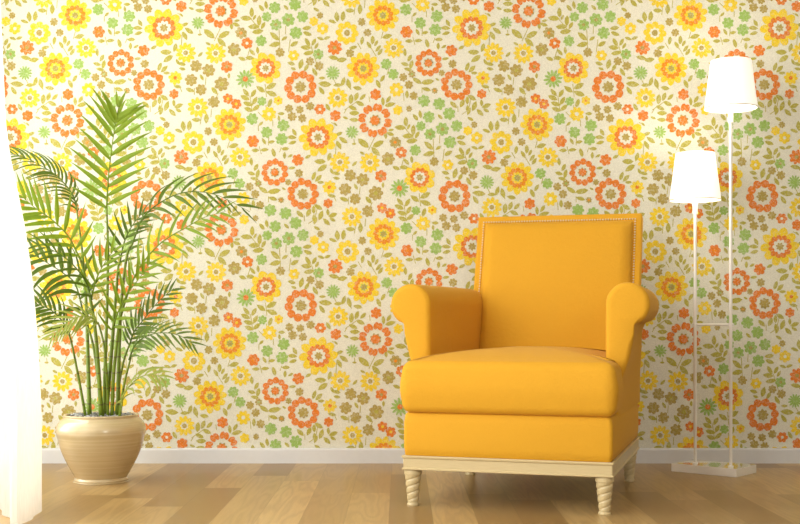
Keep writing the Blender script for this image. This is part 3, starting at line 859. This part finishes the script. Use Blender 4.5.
for a, b in zip(path, path[1:]):
    l = math.hypot(b[0]-a[0], b[1]-a[1]); k = int(l/0.0105)
    for j in range(k):
        x, z = a[0]+(b[0]-a[0])*j/k, a[1]+(b[1]-a[1])*j/k
        bmesh.ops.create_icosphere(bm, subdivisions=1, radius=0.0039, matrix=Matrix.Translation(bp(x, z, 0.0030)))
nh = from_bm('nailhead_trim', bm, M_NAIL, back, True); nh['label'] = 'line of small metal nailheads around the back panel'

for c in chair.children:
    if not c.name.startswith('leg'): c.location.z += LEG

# ------------------------------------------------------------------ floor lamp with two shades
e1 = Vector((0.752, -0.659, 0)); e2 = Vector((0.659, 0.752, 0))
corner = Vector((1.089, 4.741, 0))
rz = math.atan2(e1.y, e1.x)
lamp = empty('floor_lamp', corner+e1*0.14+e2*0.09, rz)
tag(lamp, 'twin floor lamp with two lit white shades, right of the armchair', 'lamp')
BLX, BLY = 0.278, 0.18
base = bevel_mod(from_bm('base', box_bm(-BLX/2, BLX/2, -BLY/2, BLY/2, 0, 0.033), M_BRUSH, lamp), 0.0015, 2)
base.data.materials.append(M_CHROME)
for p in base.data.polygons: p.material_index = 1 if p.normal.z > 0.9 else 0
P1 = Vector((0.080-0.14, 0.05-0.09, 0)); P2 = Vector((0.232-0.14, 0.05-0.09, 0))
def pole(p, h):
    bm = bmesh.new()
    lathe(bm, [(0.011, 0.033), (0.011, 0.037), (0.0060, 0.039), (0.0060, 0.15), (0.0068, 0.152), (0.0068, h-0.06), (0.0105, h-0.058), (0.0105, h)], 20, p.x, p.y)
    from_bm('pole', bm, M_POLE, lamp, True).data.set_sharp_from_angle(angle=math.radians(40))
def shade(p, zb, zt, rb, rt):
    bm = bmesh.new()
    w = 0.0025
    lathe(bm, [(rb, zb), (rt, zt-0.002), (rt-0.001, zt), (rt-w, zt), (rb-w, zb), (rb, zb)], 64, p.x, p.y, cap=False)
    bmesh.ops.remove_doubles(bm, verts=bm.verts, dist=1e-6)
    s = from_bm('lamp_shade', bm, M_SHADE, lamp, True); s.data.set_sharp_from_angle(angle=math.radians(40))
    bm = bmesh.new()
    lathe(bm, [(rb-0.0005, zb-0.001), (rb+0.0012, zb-0.001), (rb+0.0010, zb+0.003), (rb-0.0007, zb+0.003), (rb-0.0005, zb-0.001)], 64, p.x, p.y, cap=False)
    from_bm('rim', bm, M_NAIL, s)
    # spider fitting that carries the shade, and the bulb
    bm = bmesh.new(); zf = zb+0.045
    rr = rb+(rt-rb)*0.225-0.0035
    for k in range(3):
        a = 2*PI*k/3+0.4
        tube(bm, [(p.x, p.y, zf), (p.x+rr*math.cos(a), p.y+rr*math.sin(a), zf)], 0.0016, 6)
    lathe(bm, [(0.012, zb-0.02), (0.012, zf+0.01)], 16, p.x, p.y)
    from_bm('shade_carrier', bm, M_POLE, s)
    bm = bmesh.new()
    prof = [(0.009, zf+0.01), (0.011, zf+0.022), (0.021, zf+0.040), (0.0265, zf+0.058), (0.023, zf+0.076), (0.012, zf+0.086), (0.001, zf+0.089)]
    lathe(bm, prof, 20, p.x, p.y)
    from_bm('bulb', bm, M_BULB, lamp, True)
    d = bpy.data.lights.new('bulb_light', 'POINT'); d.energy = 2.0; d.color = (1, 0.92, 0.78); d.shadow_soft_size = 0.03
    o = bpy.data.objects.new('bulb_light', d); COL.objects.link(o); o.parent = lamp; o.location = (p.x, p.y, zf+0.125)
pole(P1, 1.09); pole(P2, 1.44)
shade(P2, 1.437, 1.624, 0.1015, 0.078)
shade(P1, 1.087, 1.276, 0.101, 0.077)
bm = bmesh.new(); zc = EYE-(324.6-HOR)/F*4.675
tube(bm, [(P1.x-0.012, P1.y, zc), (P2.x+0.012, P2.y, zc)], 0.0052, 10)
for p in (P1, P2): lathe(bm, [(0.0088, zc-0.007), (0.0088, zc+0.007)], 16, p.x, p.y)
from_bm('crossbar', bm, M_POLE, lamp)
